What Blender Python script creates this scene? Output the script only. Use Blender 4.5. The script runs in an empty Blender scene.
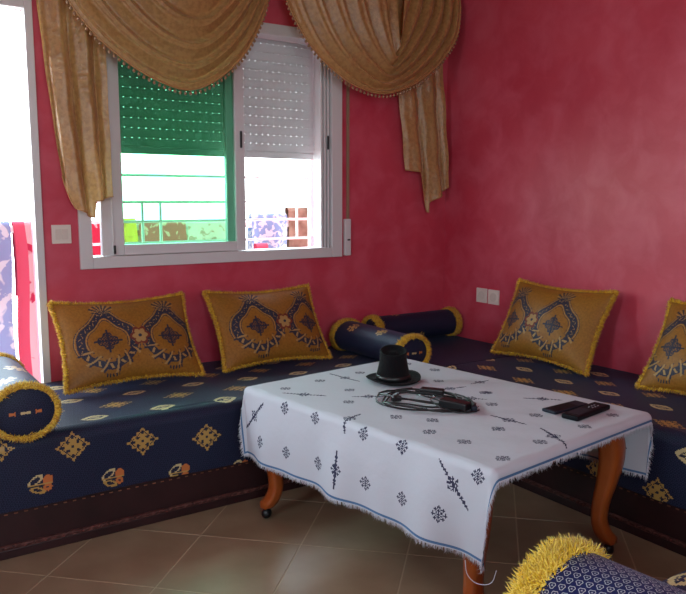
import bpy, math, random
import numpy as np
from mathutils import Vector, Matrix

C = bpy.context.scene.collection
sc = bpy.context.scene
random.seed(4); rng = np.random.default_rng(7)
PI = math.pi

# ------------------------------------------------------------------ camera
f_px, hor, vpx, W_, H_ = 747.0, 200.0, 1470.0, 686, 594
pitch = math.atan((H_/2-hor)/f_px)
head = math.atan2(vpx-W_/2, math.hypot(f_px, H_/2-hor))
cd = bpy.data.cameras.new('camera'); cam = bpy.data.objects.new('camera', cd); C.objects.link(cam)
cd.sensor_fit = 'HORIZONTAL'; cd.sensor_width = 36; cd.lens = 36*f_px/W_; cd.clip_start = 0.02
cam.location = (0, 0, 1.2)
cam.rotation_euler = (PI/2-pitch, 0, head-PI/2)
sc.camera = cam

# ------------------------------------------------------------------ world, lights, exposure
w = bpy.data.worlds.new('World'); sc.world = w; w.use_nodes = True
wn = w.node_tree; wn.nodes.clear()
wo = wn.nodes.new('ShaderNodeOutputWorld'); wb = wn.nodes.new('ShaderNodeBackground')
tc = wn.nodes.new('ShaderNodeTexCoord'); sx = wn.nodes.new('ShaderNodeSeparateXYZ')
mr = wn.nodes.new('ShaderNodeMapRange'); gm = wn.nodes.new('ShaderNodeMapRange'); mg = wn.nodes.new('ShaderNodeMix'); mg.data_type = 'RGBA'; mx = wn.nodes.new('ShaderNodeMix'); mx.data_type = 'RGBA'
mr.inputs[1].default_value = 0.0; mr.inputs[2].default_value = 0.9
mx.inputs[6].default_value = (0.84, 0.97, 1.0, 1); mx.inputs[7].default_value = (0.58, 0.82, 1.0, 1)
wn.links.new(tc.outputs['Generated'], sx.inputs[0]); wn.links.new(sx.outputs[2], mr.inputs[0])
wn.links.new(mr.outputs[0], mx.inputs[0]); wn.links.new(mx.outputs[2], mg.inputs[6])
# hazy ground below the horizon
gm.inputs[1].default_value = -.04; gm.inputs[2].default_value = -.30; mg.inputs[7].default_value = (.26, .24, .21, 1)
wn.links.new(sx.outputs[2], gm.inputs[0]); wn.links.new(gm.outputs[0], mg.inputs[0]); wn.links.new(mg.outputs[2], wb.inputs[0]); wn.links.new(wb.outputs[0], wo.inputs[0])
wb.inputs[1].default_value = 13.0
sc.view_settings.view_transform = 'Standard'; sc.view_settings.look = 'None'
sc.view_settings.exposure = 0.0; sc.view_settings.gamma = 1.0; sc.view_settings.use_curve_mapping = False
sc.cycles.max_bounces = 8; sc.cycles.diffuse_bounces = 5; sc.cycles.transparent_max_bounces = 12
sc.cycles.caustics_reflective = False; sc.cycles.caustics_refractive = False; sc.cycles.sample_clamp_indirect = 6

def area(name, loc, rot, sx_, sy_, power, col=(1, 1, 1), portal=False):
    l = bpy.data.lights.new(name, 'AREA'); l.shape = 'RECTANGLE'; l.size = sx_; l.size_y = sy_
    l.energy = power; l.color = col
    if portal: l.cycles.is_portal = True
    o = bpy.data.objects.new(name, l); C.objects.link(o); o.location = loc; o.rotation_euler = rot
    return o
# sky portals at the openings (sampling guides, they add no light of their own)
area('balcony_door_portal', (0.20, 3.60, 1.0), (-PI/2, 0, 0), 0.95, 2.0, 1, portal=True)
area('window_portal', (1.53, 3.56, 1.47), (-PI/2, 0, 0), 1.4, 1.2, 1, portal=True)

area('side_fill_portal', (-1.52, .975, 1.525), (0, -PI/2, 0), 1.15, .75, 1, portal=True)  # guides sky sampling through the added side fill window
area('front_fill_portal', (-.25, -1.68, 1.65), (PI/2, 0, 0), 1.5, 1.2, 1, portal=True)  # same for the added fill window behind the camera

# ------------------------------------------------------------------ helpers
def lin(c):
    return tuple((x/255/12.92 if x/255 <= .04045 else ((x/255+.055)/1.055)**2.4) for x in c) + (1,)
MATS = {}
def mat(name, col, rough=.6, spec=.3, noise=None, bump=None, metal=0, sheen=0, trans=None, coat=0, uv=False):
    """noise=(scale, colour2, lo, hi); bump=(scale, strength); trans = (colour, factor) translucency"""
    m = bpy.data.materials.new(name); m.use_nodes = True; nt = m.node_tree
    b = nt.nodes['Principled BSDF']; b.inputs['Base Color'].default_value = col
    b.inputs['Roughness'].default_value = rough; b.inputs['Specular IOR Level'].default_value = spec
    b.inputs['Metallic'].default_value = metal; b.inputs['Coat Weight'].default_value = coat
    b.inputs['Sheen Weight'].default_value = sheen
    t = nt.nodes.new('ShaderNodeTexCoord'); src = t.outputs['UV' if uv else 'Object']
    if noise:
        n = nt.nodes.new('ShaderNodeTexNoise'); n.inputs['Scale'].default_value = noise[0]; n.inputs['Detail'].default_value = 5
        nt.links.new(src, n.inputs['Vector'])
        r = nt.nodes.new('ShaderNodeMapRange'); r.inputs[1].default_value = noise[2]; r.inputs[2].default_value = noise[3]
        x = nt.nodes.new('ShaderNodeMix'); x.data_type = 'RGBA'
        x.inputs[6].default_value = col; x.inputs[7].default_value = noise[1]
        nt.links.new(n.outputs[0], r.inputs[0]); nt.links.new(r.outputs[0], x.inputs[0]); nt.links.new(x.outputs[2], b.inputs['Base Color'])
        m['colnode'] = x.name
    if bump:
        n2 = nt.nodes.new('ShaderNodeTexNoise'); n2.inputs['Scale'].default_value = bump[0]; n2.inputs['Detail'].default_value = 4
        bp = nt.nodes.new('ShaderNodeBump'); bp.inputs['Strength'].default_value = bump[1]; bp.inputs['Distance'].default_value = 0.01
        nt.links.new(src, n2.inputs['Vector']); nt.links.new(n2.outputs[0], bp.inputs['Height']); nt.links.new(bp.outputs[0], b.inputs['Normal'])
    if trans:
        tr = nt.nodes.new('ShaderNodeBsdfTranslucent'); tr.inputs[0].default_value = trans[0]
        ms = nt.nodes.new('ShaderNodeMixShader'); ms.inputs[0].default_value = trans[1]
        out = nt.nodes['Material Output']
        nt.links.new(b.outputs[0], ms.inputs[1]); nt.links.new(tr.outputs[0], ms.inputs[2]); nt.links.new(ms.outputs[0], out.inputs[0])
    MATS[name] = m
    return m

def plaster(name, c1, c2, c3):
    """tadelakt style mottled pink plaster: three tones brushed together"""
    m = bpy.data.materials.new(name); m.use_nodes = True; nt = m.node_tree; b = nt.nodes['Principled BSDF']
    b.inputs['Roughness'].default_value = .42; b.inputs['Specular IOR Level'].default_value = .35
    g = nt.nodes.new('ShaderNodeNewGeometry')
    n1 = nt.nodes.new('ShaderNodeTexNoise'); n1.inputs['Scale'].default_value = 1.5; n1.inputs['Detail'].default_value = 7; n1.inputs['Roughness'].default_value = .62; n1.inputs['Distortion'].default_value = .35
    n2 = nt.nodes.new('ShaderNodeTexNoise'); n2.inputs['Scale'].default_value = 7; n2.inputs['Detail'].default_value = 6; n2.inputs['Distortion'].default_value = .5
    r1 = nt.nodes.new('ShaderNodeMapRange'); r1.inputs[1].default_value = .36; r1.inputs[2].default_value = .66
    r2 = nt.nodes.new('ShaderNodeMapRange'); r2.inputs[1].default_value = .42; r2.inputs[2].default_value = .72; r2.inputs[4].default_value = .5
    x1 = nt.nodes.new('ShaderNodeMix'); x1.data_type = 'RGBA'; x2 = nt.nodes.new('ShaderNodeMix'); x2.data_type = 'RGBA'
    x1.inputs[6].default_value = c1; x1.inputs[7].default_value = c2; x2.inputs[7].default_value = c3
    for n in (n1, n2): nt.links.new(g.outputs['Position'], n.inputs['Vector'])
    nt.links.new(n1.outputs[0], r1.inputs[0]); nt.links.new(n2.outputs[0], r2.inputs[0])
    nt.links.new(r1.outputs[0], x1.inputs[0]); nt.links.new(x1.outputs[2], x2.inputs[6]); nt.links.new(r2.outputs[0], x2.inputs[0])
    nt.links.new(x2.outputs[2], b.inputs['Base Color'])
    bp = nt.nodes.new('ShaderNodeBump'); bp.inputs['Strength'].default_value = .12; bp.inputs['Distance'].default_value = .01
    nt.links.new(n2.outputs[0], bp.inputs['Height']); nt.links.new(bp.outputs[0], b.inputs['Normal'])
    return m

def brocade(name, navy, pale, level=-.72, k=2*PI/.0130, tilt=.25, mixmax=1.0):
    """navy cloth woven with a small three-armed lattice in pale thread (UV in metres)"""
    m = bpy.data.materials.new(name); m.use_nodes = True; nt = m.node_tree; b = nt.nodes['Principled BSDF']
    b.inputs['Roughness'].default_value = .5; b.inputs['Specular IOR Level'].default_value = .22; b.inputs['Sheen Weight'].default_value = .06; b.inputs['Sheen Roughness'].default_value = .35; b.inputs['Sheen Tint'].default_value = (.45, .6, 1, 1)
    t = nt.nodes.new('ShaderNodeTexCoord'); acc = None
    for i in range(6):
        a = tilt+i*2*PI/3+(PI/6 if i > 2 else 0); kk = k*(1.732 if i > 2 else 1); wgt = .5 if i > 2 else 1
        d = nt.nodes.new('ShaderNodeVectorMath'); d.operation = 'DOT_PRODUCT'; d.inputs[1].default_value = (kk*math.cos(a), kk*math.sin(a), 0)
        nt.links.new(t.outputs['UV'], d.inputs[0])
        ad = nt.nodes.new('ShaderNodeMath'); ad.operation = 'ADD'; ad.inputs[1].default_value = .52 if i < 3 else 0; nt.links.new(d.outputs['Value'], ad.inputs[0])
        co = nt.nodes.new('ShaderNodeMath'); co.operation = 'COSINE'; nt.links.new(ad.outputs[0], co.inputs[0])
        ml = nt.nodes.new('ShaderNodeMath'); ml.operation = 'MULTIPLY'; ml.inputs[1].default_value = wgt; nt.links.new(co.outputs[0], ml.inputs[0]); co = ml
        if acc is None: acc = co.outputs[0]
        else:
            s = nt.nodes.new('ShaderNodeMath'); s.operation = 'ADD'; nt.links.new(acc, s.inputs[0]); nt.links.new(co.outputs[0], s.inputs[1]); acc = s.outputs[0]
    # pale thread where the wave sum is near a level
    su = nt.nodes.new('ShaderNodeMath'); su.operation = 'SUBTRACT'; su.inputs[1].default_value = level; nt.links.new(acc, su.inputs[0])
    ab = nt.nodes.new('ShaderNodeMath'); ab.operation = 'ABSOLUTE'; nt.links.new(su.outputs[0], ab.inputs[0])
    mr = nt.nodes.new('ShaderNodeMapRange'); mr.inputs[1].default_value = .22; mr.inputs[2].default_value = .5
    mr.inputs[3].default_value = mixmax; mr.inputs[4].default_value = 0; nt.links.new(ab.outputs[0], mr.inputs[0])
    x = nt.nodes.new('ShaderNodeMix'); x.data_type = 'RGBA'; x.inputs[6].default_value = navy; x.inputs[7].default_value = pale
    nt.links.new(mr.outputs[0], x.inputs[0]); nt.links.new(x.outputs[2], b.inputs['Base Color'])
    bp = nt.nodes.new('ShaderNodeBump'); bp.inputs['Strength'].default_value = .25; bp.inputs['Distance'].default_value = .002
    nt.links.new(mr.outputs[0], bp.inputs['Height']); nt.links.new(bp.outputs[0], b.inputs['Normal'])
    return m

class MB:
    def __init__(s): s.v = []; s.f = []
    def add(s, v, f):
        n = len(s.v); s.v += [tuple(p) for p in v]; s.f += [tuple(i+n for i in q) for q in f]; return s
    def box(s, a, b, bev=0):
        (x0, y0, z0), (x1, y1, z1) = a, b
        if bev <= 0:
            v = [(x0, y0, z0), (x1, y0, z0), (x1, y1, z0), (x0, y1, z0), (x0, y0, z1), (x1, y0, z1), (x1, y1, z1), (x0, y1, z1)]
            return s.add(v, [(0, 3, 2, 1), (4, 5, 6, 7), (0, 1, 5, 4), (1, 2, 6, 5), (2, 3, 7, 6), (3, 0, 4, 7)])
        import bmesh
        bm = bmesh.new(); bmesh.ops.create_cube(bm, size=1)
        for q in bm.verts: q.co = Vector(((x0+x1)/2+q.co.x*(x1-x0), (y0+y1)/2+q.co.y*(y1-y0), (z0+z1)/2+q.co.z*(z1-z0)))
        bmesh.ops.bevel(bm, geom=bm.edges[:], offset=bev, segments=2, affect='EDGES', profile=.5)
        bm.verts.index_update()
        s.add([q.co[:] for q in bm.verts], [[q.index for q in f.verts] for f in bm.faces]); bm.free(); return s
    def tube(s, pts, r, n=8, caps=True):
        pts = [Vector(p) for p in pts]; rs = r if hasattr(r, '__len__') else [r]*len(pts)
        ring = []; up = Vector((0, 0, 1)); base = len(s.v); prev = None
        for i, p in enumerate(pts):
            t = (pts[min(i+1, len(pts)-1)]-pts[max(i-1, 0)]).normalized()
            if prev is None:
                a = t.orthogonal().normalized()
            else:
                a = (prev-t*prev.dot(t)).normalized()
            prev = a; b = t.cross(a)
            for k in range(n):
                an = 2*PI*k/n; s.v.append(tuple(p+(a*math.cos(an)+b*math.sin(an))*rs[i]))
        for i in range(len(pts)-1):
            for k in range(n):
                s.f.append((base+i*n+k, base+i*n+(k+1) % n, base+(i+1)*n+(k+1) % n, base+(i+1)*n+k))
        if caps:
            s.f.append(tuple(base+k for k in reversed(range(n)))); e = base+(len(pts)-1)*n; s.f.append(tuple(e+k for k in range(n)))
        return s
    def lathe(s, prof, n=32, c=(0, 0, 0)):
        base = len(s.v)
        for r, z in prof:
            for k in range(n):
                a = 2*PI*k/n; s.v.append((c[0]+r*math.cos(a), c[1]+r*math.sin(a), c[2]+z))
        for i in range(len(prof)-1):
            for k in range(n): s.f.append((base+i*n+k, base+i*n+(k+1) % n, base+(i+1)*n+(k+1) % n, base+(i+1)*n+k))
        s.f.append(tuple(base+k for k in reversed(range(n)))); e = base+(len(prof)-1)*n; s.f.append(tuple(e+k for k in range(n)))
        return s
    def mesh(s, name, mats, smooth=False):
        me = bpy.data.meshes.new(name); me.from_pydata(s.v, [], s.f)
        for m in (mats if isinstance(mats, (list, tuple)) else [mats]): me.materials.append(m)
        if smooth: me.polygons.foreach_set('use_smooth', [True]*len(me.polygons))
        me.update(); return me

def link(name, me, parent=None, **kw):
    o = bpy.data.objects.new(name, me); C.objects.link(o)
    if parent: o.parent = parent
    for k, v in kw.items(): o[k] = v
    return o
def part(name, mb, mats, parent, smooth=False, **kw):
    return link(name, mb.mesh(name, mats, smooth), parent, **kw)
def thing(name, label, cat, loc=(0, 0, 0), rz=0, group=None, rot=None):
    o = bpy.data.objects.new(name, None); C.objects.link(o); o.location = loc
    o.rotation_euler = rot if rot else (0, 0, rz); o.empty_display_size = .1
    o['label'] = label; o['category'] = cat
    if group: o['group'] = group
    return o
def tag(o, label, cat, group=None, kind=None):
    o['label'] = label; o['category'] = cat
    if group: o['group'] = group
    if kind: o['kind'] = kind
    return o
def copy_tree(o, parent=None):
    c = o.copy(); C.objects.link(c); c.parent = parent
    for ch in o.children: copy_tree(ch, c)
    return c

def grid_mesh(name, P, mats, mi=None, uv=None, smooth=True, close_u=False):
    """P: (nu+1, nv+1, 3) array -> quad mesh with per-face material index and UVs"""
    nu, nv = P.shape[0]-1, P.shape[1]-1
    idx = np.arange((nu+1)*(nv+1)).reshape(nu+1, nv+1)
    q = np.stack([idx[:-1, :-1], idx[1:, :-1], idx[1:, 1:], idx[:-1, 1:]], -1).reshape(-1, 4)
    me = bpy.data.meshes.new(name)
    me.vertices.add((nu+1)*(nv+1)); me.vertices.foreach_set('co', P.reshape(-1).astype(np.float32))
    me.loops.add(q.size); me.loops.foreach_set('vertex_index', q.reshape(-1).astype(np.int32))
    me.polygons.add(len(q)); me.polygons.foreach_set('loop_start', np.arange(0, q.size, 4, dtype=np.int32))
    me.update(calc_edges=True)
    if uv is not None:
        l = me.uv_layers.new(name='UVMap'); l.data.foreach_set('uv', uv.reshape(-1, 2)[q.reshape(-1)].reshape(-1).astype(np.float32))
    for m in mats: me.materials.append(m)
    if mi is not None: me.polygons.foreach_set('material_index', mi.reshape(-1).astype(np.int32))
    me.polygons.foreach_set('use_smooth', np.full(len(q), smooth)); me.validate(); me.update()
    return me

def strands(name, base, dirs, length, width, mats, bend=None, jitter=.35, spread=.28):
    """many thin bent tapered threads as one mesh: base (n,3), dirs (n,3)"""
    n = len(base); L = length*(1+rng.uniform(-jitter, jitter, (n, 1)))
    d = dirs+rng.normal(0, spread, (n, 3)); d /= np.linalg.norm(d, axis=1, keepdims=True)
    d2 = d+rng.normal(0, .8, (n, 3)) + (0 if bend is None else np.array(bend)); d2 /= np.linalg.norm(d2, axis=1, keepdims=True)
    r = rng.normal(0, 1, (n, 3)); a = np.cross(d, r); a /= np.linalg.norm(a, axis=1, keepdims=True); b = np.cross(d, a)
    V = np.zeros((n, 7, 3))
    for k in range(3):
        an = 2*PI*k/3; o = (a*math.cos(an)+b*math.sin(an))*width
        V[:, k] = base+o; V[:, 3+k] = base+d*L*.55+o*.9
    V[:, 6] = base+d*L*.55+d2*L*.45
    F = []
    tri = np.array([(0, 1, 4), (0, 4, 3), (1, 2, 5), (1, 5, 4), (2, 0, 3), (2, 3, 5), (3, 4, 6), (4, 5, 6), (5, 3, 6)])
    T = (np.arange(n)[:, None, None]*7+tri[None]).reshape(-1, 3)
    me = bpy.data.meshes.new(name); me.vertices.add(n*7); me.vertices.foreach_set('co', V.reshape(-1).astype(np.float32))
    me.loops.add(T.size); me.loops.foreach_set('vertex_index', T.reshape(-1).astype(np.int32))
    me.polygons.add(len(T)); me.polygons.foreach_set('loop_start', np.arange(0, T.size, 3, dtype=np.int32))
    me.update(calc_edges=True)
    for m in mats: me.materials.append(m)
    if len(mats) > 1: me.polygons.foreach_set('material_index', np.repeat(rng.integers(0, len(mats), n), 9).astype(np.int32))
    me.validate(); return me

def spline(pts, n):
    """Catmull-Rom through pts, n samples, numpy"""
    p = np.array(pts, float); p = np.vstack([2*p[0]-p[1], p, 2*p[-1]-p[-2]]); m = len(pts)-1; out = []
    for t in np.linspace(0, m, n):
        i = min(int(t), m-1); u = t-i; a, b, c, d = p[i:i+4]
        out.append(.5*((2*b)+(-a+c)*u+(2*a-5*b+4*c-d)*u*u+(-a+3*b-3*c+d)*u**3))
    return np.array(out)

# ------------------------------------------------------------------ materials
M_wall = plaster('pink_plaster', lin((200, 76, 94)), lin((184, 54, 76)), lin((212, 104, 124)))
M_ceil = mat('ceiling_paint', lin((225, 215, 205)), .8)
M_grout = mat('grout', lin((188, 168, 142)), .8)
M_tile = mat('floor_tile_glaze', lin((158, 134, 108)), .3, .5, noise=(5, lin((140, 114, 90)), .35, .7))
M_alu = mat('white_aluminium', lin((212, 212, 214)), .35, .5)
M_black = mat('black_plastic', lin((20, 20, 22)), .4, .5)
M_shut = mat('shutter_slat', lin((200, 200, 200)), .5, .3, trans=((.8, .8, .82, 1), .12))
M_plate = mat('switch_plate', lin((226, 218, 208)), .35, .5)
M_plate2 = mat('switch_rocker', lin((214, 206, 196)), .3, .5)
M_strap = mat('strap_webbing', lin((150, 120, 100)), .8)
M_gold = mat('gold_jacquard', lin((188, 150, 94)), .32, .7, noise=(60, lin((164, 126, 76)), .42, .62), bump=(60, .4), sheen=.1, trans=(lin((215, 175, 110)), .25))
M_goldtrim = mat('gold_trim', lin((176, 132, 84)), .5)
M_bead = mat('bead', lin((150, 118, 88)), .35, .5)
M_brass = mat('brass', lin((170, 130, 70)), .3, .5, metal=1)
M_navy = brocade('navy_brocade', lin((25, 29, 52)), lin((60, 67, 94)), mixmax=.8)
M_navy_near = brocade('navy_chain_brocade', lin((22, 32, 80)), lin((186, 190, 190)), -.86, mixmax=1.0)
M_ggold = mat('gold_thread', lin((176, 140, 74)), .4, .5)
M_gpale = mat('pale_gold_thread', lin((196, 178, 130)), .45, .4)
M_orange = mat('orange_thread', lin((190, 110, 60)), .5)
M_fringe1 = mat('yellow_wool', lin((232, 188, 46)), .75, .2, sheen=.2)
M_fringe2 = mat('yellow_wool_light', lin((250, 216, 92)), .75, .2, sheen=.2)
M_fringe3 = mat('gold_wool', lin((198, 140, 36)), .75, .2, sheen=.2)
M_pil = mat('gold_brocade', lin((150, 102, 34)), .5, .35, noise=(120, lin((136, 90, 28)), .4, .6), bump=(300, .1))
M_pnavy = mat('pillow_navy_thread', lin((34, 38, 62)), .5, .3, noise=(260, lin((64, 62, 66)), .5, .62))
M_ptan = mat('pillow_tan_thread', lin((166, 132, 80)), .5)
M_pred = mat('pillow_red_thread', lin((110, 48, 34)), .5)
M_base = mat('dark_base_wood', lin((50, 25, 27)), .45, .4, noise=(8, lin((38, 18, 20)), .4, .7))
M_base2 = mat('base_moulding', lin((108, 64, 58)), .5, .4, noise=(40, lin((64, 32, 30)), .4, .6))
M_stud = mat('base_stud', lin((128, 80, 60)), .5)
M_wood = mat('table_wood', lin((176, 92, 38)), .32, .5, noise=(6, lin((150, 70, 26)), .35, .7), coat=.15)
M_cloth = mat('white_cotton', lin((198, 203, 213)), .85, .15, bump=(9, .55), uv=False)
M_emb = mat('navy_embroidery', lin((60, 62, 86)), .8, .1)
M_blue = mat('blue_hem_thread', lin((84, 120, 160)), .8, .1)
M_wthread = mat('white_thread', lin((214, 216, 226)), .85, .1)
M_felt = mat('black_felt', lin((17, 16, 19)), .9, .15, bump=(220, .4), sheen=.05)
M_rub = mat('black_rubber', lin((18, 18, 21)), .38, .5)
M_phone = mat('black_gloss', lin((14, 16, 22)), .55, .15)
M_phone2 = mat('dark_grey_plastic', lin((34, 38, 50)), .55, .2)
M_key = mat('light_print', lin((170, 172, 185)), .5)
M_metal = mat('steel', lin((150, 150, 150)), .25, .5, metal=1)
M_out = mat('balcony_white', lin((235, 233, 228)), .7)
M_rail = mat('white_bars', lin((238, 238, 236)), .45)

def glass_mat():
    m = bpy.data.materials.new('green_tinted_glass'); m.use_nodes = True; nt = m.node_tree; nt.nodes.clear()
    o = nt.nodes.new('ShaderNodeOutputMaterial'); t = nt.nodes.new('ShaderNodeBsdfTransparent'); t.inputs[0].default_value = (.67, .90, .78, 1)
    g = nt.nodes.new('ShaderNodeBsdfGlossy'); g.inputs['Roughness'].default_value = .03
    ms = nt.nodes.new('ShaderNodeMixShader'); ly = nt.nodes.new('ShaderNodeLayerWeight'); ly.inputs[0].default_value = .12
    nt.links.new(ly.outputs['Fresnel'], ms.inputs[0]); nt.links.new(t.outputs[0], ms.inputs[1]); nt.links.new(g.outputs[0], ms.inputs[2]); nt.links.new(ms.outputs[0], o.inputs[0])
    return m
M_glass = glass_mat()

# ------------------------------------------------------------------ room shell
XR, YB, XL, YF, ZC = 2.945, 3.33, -1.30, -1.45, 2.70
TH = .20
def struct(name, mb, m, parent=None, **kw):
    o = part(name, mb, m, parent, **kw)
    if parent is None: o['kind'] = 'structure'
    return o
floor = struct('floor', MB().box((XL-TH, YF-TH, -.12), (XR+TH, YB+TH, -.0015)), M_grout)
# tiles laid diagonally to the walls
TS = .3735; ca = math.sqrt(.5)
tile_me = MB().box((-TS/2+.0025, -TS/2+.0025, -.0014), (TS/2-.0025, TS/2-.0025, 0), .0005).mesh('tile', M_tile)
for ia in range(-14, 16):
    for ib in range(-14, 16):
        a = 2.413+(ia+.5)*TS; b = .63+(ib+.5)*TS
        x, y = (a-b)*ca, (a+b)*ca
        if XL+.27 < x < XR-.27 and YF+.27 < y < YB-.27:
            t = link('tile', tile_me, floor); t.location = (x, y, 0); t.rotation_euler = (0, 0, PI/4)
struct('ceiling', MB().box((XL-TH, YF-TH, ZC), (XR+TH, YB+TH, ZC+.1)), M_ceil)
WX0, WX1, WZ0, WZ1 = .849, 2.213, .900, 2.048
DX0, DX1, DZ1 = -.30, .698, 2.0
b = MB()
for x0, x1, z0, z1 in ((XL-TH, DX0, 0, ZC), (DX0, DX1, DZ1, ZC), (DX1, WX0, 0, ZC), (WX0, WX1, 0, WZ0), (WX0, WX1, WZ1, ZC), (WX1, XR, 0, ZC)):
    b.box((x0, YB, z0), (x1, YB+TH, z1))
struct('wall_back', b, M_wall)
struct('wall_right', MB().box((XR, YF-TH, 0), (XR+TH, YB+TH, ZC)), M_wall)
b = MB()
for x0, x1, z0, z1 in ((XL-TH, -1.0, 0, ZC), (-1.0, .5, 0, 1.05), (-1.0, .5, 2.25, ZC), (.5, XR, 0, ZC)): b.box((x0, YF-TH, z0), (x1, YF, z1))
struct('wall_front', b, M_wall)
b = MB()
for y0, y1, z0, z1 in ((YF, .60, 0, ZC), (.60, 1.35, 0, .95), (.60, 1.35, 2.10, ZC), (1.35, YB, 0, ZC)):
    b.box((XL-TH, y0, z0), (XL, y1, z1))
struct('wall_left', b, M_wall)

# balcony door: white frame, leaf swung out of sight onto the balcony
dr = bpy.data.objects.new('door_1', None); C.objects.link(dr); dr['kind'] = 'structure'
b = MB()
b.box((DX1-.026, YB-.012, 0), (DX1+.006, YB+.035, DZ1+.022), .003); b.box((DX0-.022, YB-.012, 0), (DX0+.032, YB+.035, DZ1+.022), .003)
b.box((DX0+.032, YB-.012, DZ1-.032), (DX1-.026, YB+.035, DZ1+.022), .003); b.box((DX0, YB+.0, 0), (DX1, YB+.09, .03))
part('door_frame', b, M_alu, dr)

# unseen side window, added to let fill light in from the left
w2 = bpy.data.objects.new('fill_window_side', None); C.objects.link(w2); w2['kind'] = 'structure'
b = MB()
for y0, y1, z0, z1 in ((.60, .65, .95, 2.10), (1.30, 1.35, .95, 2.10), (.65, 1.30, .95, 1.0), (.65, 1.30, 2.05, 2.10)): b.box((XL-.10, y0, z0), (XL-.04, y1, z1))
part('window_frame', b, M_alu, w2)
w3 = bpy.data.objects.new('fill_window_front', None); C.objects.link(w3); w3['kind'] = 'structure'  # unseen window behind the camera, added to brighten back wall and curtains
b = MB()
for x0, x1, z0, z1 in ((-1.0, -.95, 1.05, 2.25), (.45, .5, 1.05, 2.25), (-.95, .45, 1.05, 1.10), (-.95, .45, 2.2, 2.25), (-.27, -.23, 1.1, 2.2)): b.box((x0, YF-.10, z0), (x1, YF-.04, z1))
part('window_frame', b, M_alu, w3)
# ---- sliding window
wi = bpy.data.objects.new('window_1', None); C.objects.link(wi); wi['kind'] = 'structure'
fm = .055
b = MB()
yf0, yf1 = YB-.014, YB+.10
b.box((WX0, yf0, WZ0), (WX0+fm, yf1, WZ1), .003); b.box((WX1-.066, yf0, WZ0), (WX1, yf1, WZ1), .003)
b.box((WX0+fm, yf0, WZ0), (WX1-.066, yf1, WZ0+.052), .003); b.box((WX0+fm, yf0, WZ1-.052), (WX1-.066, yf1, WZ1), .003)
part('window_frame', b, M_alu, wi)
b = MB()
for k, xx in enumerate((2.088, 2.108, 2.128)): b.box((xx, YB+.0+k*.0, WZ0+.052), (xx+.012, YB+.06-k*.015, WZ1-.052), .002)
b.box((2.088, YB+.055, WZ0+.052), (WX1-.066, YB+.07, WZ1-.052))
part('jamb_track', b, M_alu, wi)
def sash(x0, x1, y0, y1, lw, rw):
    z0, z1 = WZ0+.054, WZ1-.054
    b = MB(); b.box((x0, y0, z0), (x0+lw, y1, z1), .003); b.box((x1-rw, y0, z0), (x1, y1, z1), .003)
    b.box((x0+lw, y0, z0), (x1-rw, y1, z0+.046), .003); b.box((x0+lw, y0, z1-.046), (x1-rw, y1, z1), .003)
    if lw > .08: b.box((x0+.045, y0-.008, z0), (x0+.053, y0, z1), .002)
    s = part('sash', b, M_alu, wi)
    yc = (y0+y1)/2
    part('glass_pane', MB().box((x0+lw-.004, yc-.002, z0+.042), (x1-rw+.004, yc+.002, z1-.042)), M_glass, s)
    return s
s1 = sash(.950, 1.655, YB+.004, YB+.034, .10, .052)
part('latch', MB().box((1.628, YB-.006, 1.45), (1.638, YB+.004, 1.53), .003), M_black, s1)
part('latch', MB().box((.996, YB-.014, .962), (1.006, YB-.004, 1.0), .003), M_black, s1)
sash(.985, 1.640, YB+.044, YB+.074, .05, .065)
part('latch', MB().box((2.126, YB-.008, 1.46), (2.135, YB+.001, 1.53), .003), M_black, wi)

# ---- roller shutter, half lowered, each slat with a row of light slots
sh = bpy.data.objects.new('roller_shutter', None); C.objects.link(sh)
tag(sh, 'pale grey perforated roller shutter half lowered outside the window', 'shutter')
SX0, SX1, SY, SH = WX0+.02, WX1-.02, YB+.155, .0455
b = MB(); x = SX0
zt_, zs0, zs1 = SH-.0035, .0392, .0412      # slot band near the slat top
cx_ = [SX0]; p_ = .034
n_s = int((SX1-SX0-.06)/p_)
b.box((SX0, SY-.004, 0), (SX1, SY+.004, zs0), .0015)
b.box((SX0, SY-.004, zs1), (SX1, SY+.004, SH+.0012))
xs = SX0
for i in range(n_s):
    x0 = SX0+.04+i*p_
    b.box((xs, SY-.004, zs0), (x0, SY+.004, zs1)); xs = x0+.0065
b.box((xs, SY-.004, zs0), (SX1, SY+.004, zs1))
slat_me = b.mesh('slat', M_shut)
zb = 1.418
for k in range(15):
    o = link('slat', slat_me, sh); o.location = (0, 0, zb+.03+k*SH); 
part('bottom_bar', MB().box((SX0, SY-.007, zb-.004), (SX1, SY+.007, zb+.03), .003), M_shut, sh)

# shutter strap beside the window
st = thing('shutter_strap', 'narrow beige shutter strap hanging beside the right window jamb', 'strap', (2.252, YB, 0))
part('webbing', MB().box((-.009, -.008, 1.05), (.009, -.005, 2.06)), M_strap, st)
part('strap_winder', MB().box((-.026, -.022, .905), (.012, -.0005, 1.10), .004), M_alu, st)
part('webbing_slot', MB().box((-.012, -.0235, .985), (.006, -.021, .993)), M_black, st)

# ---- window grille outside
gr = thing('window_grille', 'white horizontal security bars fixed outside the window', 'grille', (0, 3.62, 0))
for z in (.99, 1.095, 1.19, 1.32, 1.45, 1.58, 1.71, 1.84, 1.97):
    part('bar', MB().tube([(.80, 0, z), (2.24, 0, z)], .007, 6), M_rail, gr)
part('post', MB().box((2.19, -.014, .90), (2.225, .014, 2.10)), M_rail, gr)
part('post', MB().box((.80, -.014, .90), (.83, .014, 2.10)), M_rail, gr)
for x in (1.233, 1.325, 2.11): part('bar', MB().tube([(x, 0, .99), (x, 0, 1.19)], .007, 6), M_rail, gr)
for z in (1.0, 2.05):
    for x in (.815, 2.207): part('bracket', MB().box((x-.01, -.09, z), (x+.01, -.012, z+.02)), M_rail, gr)

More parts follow.
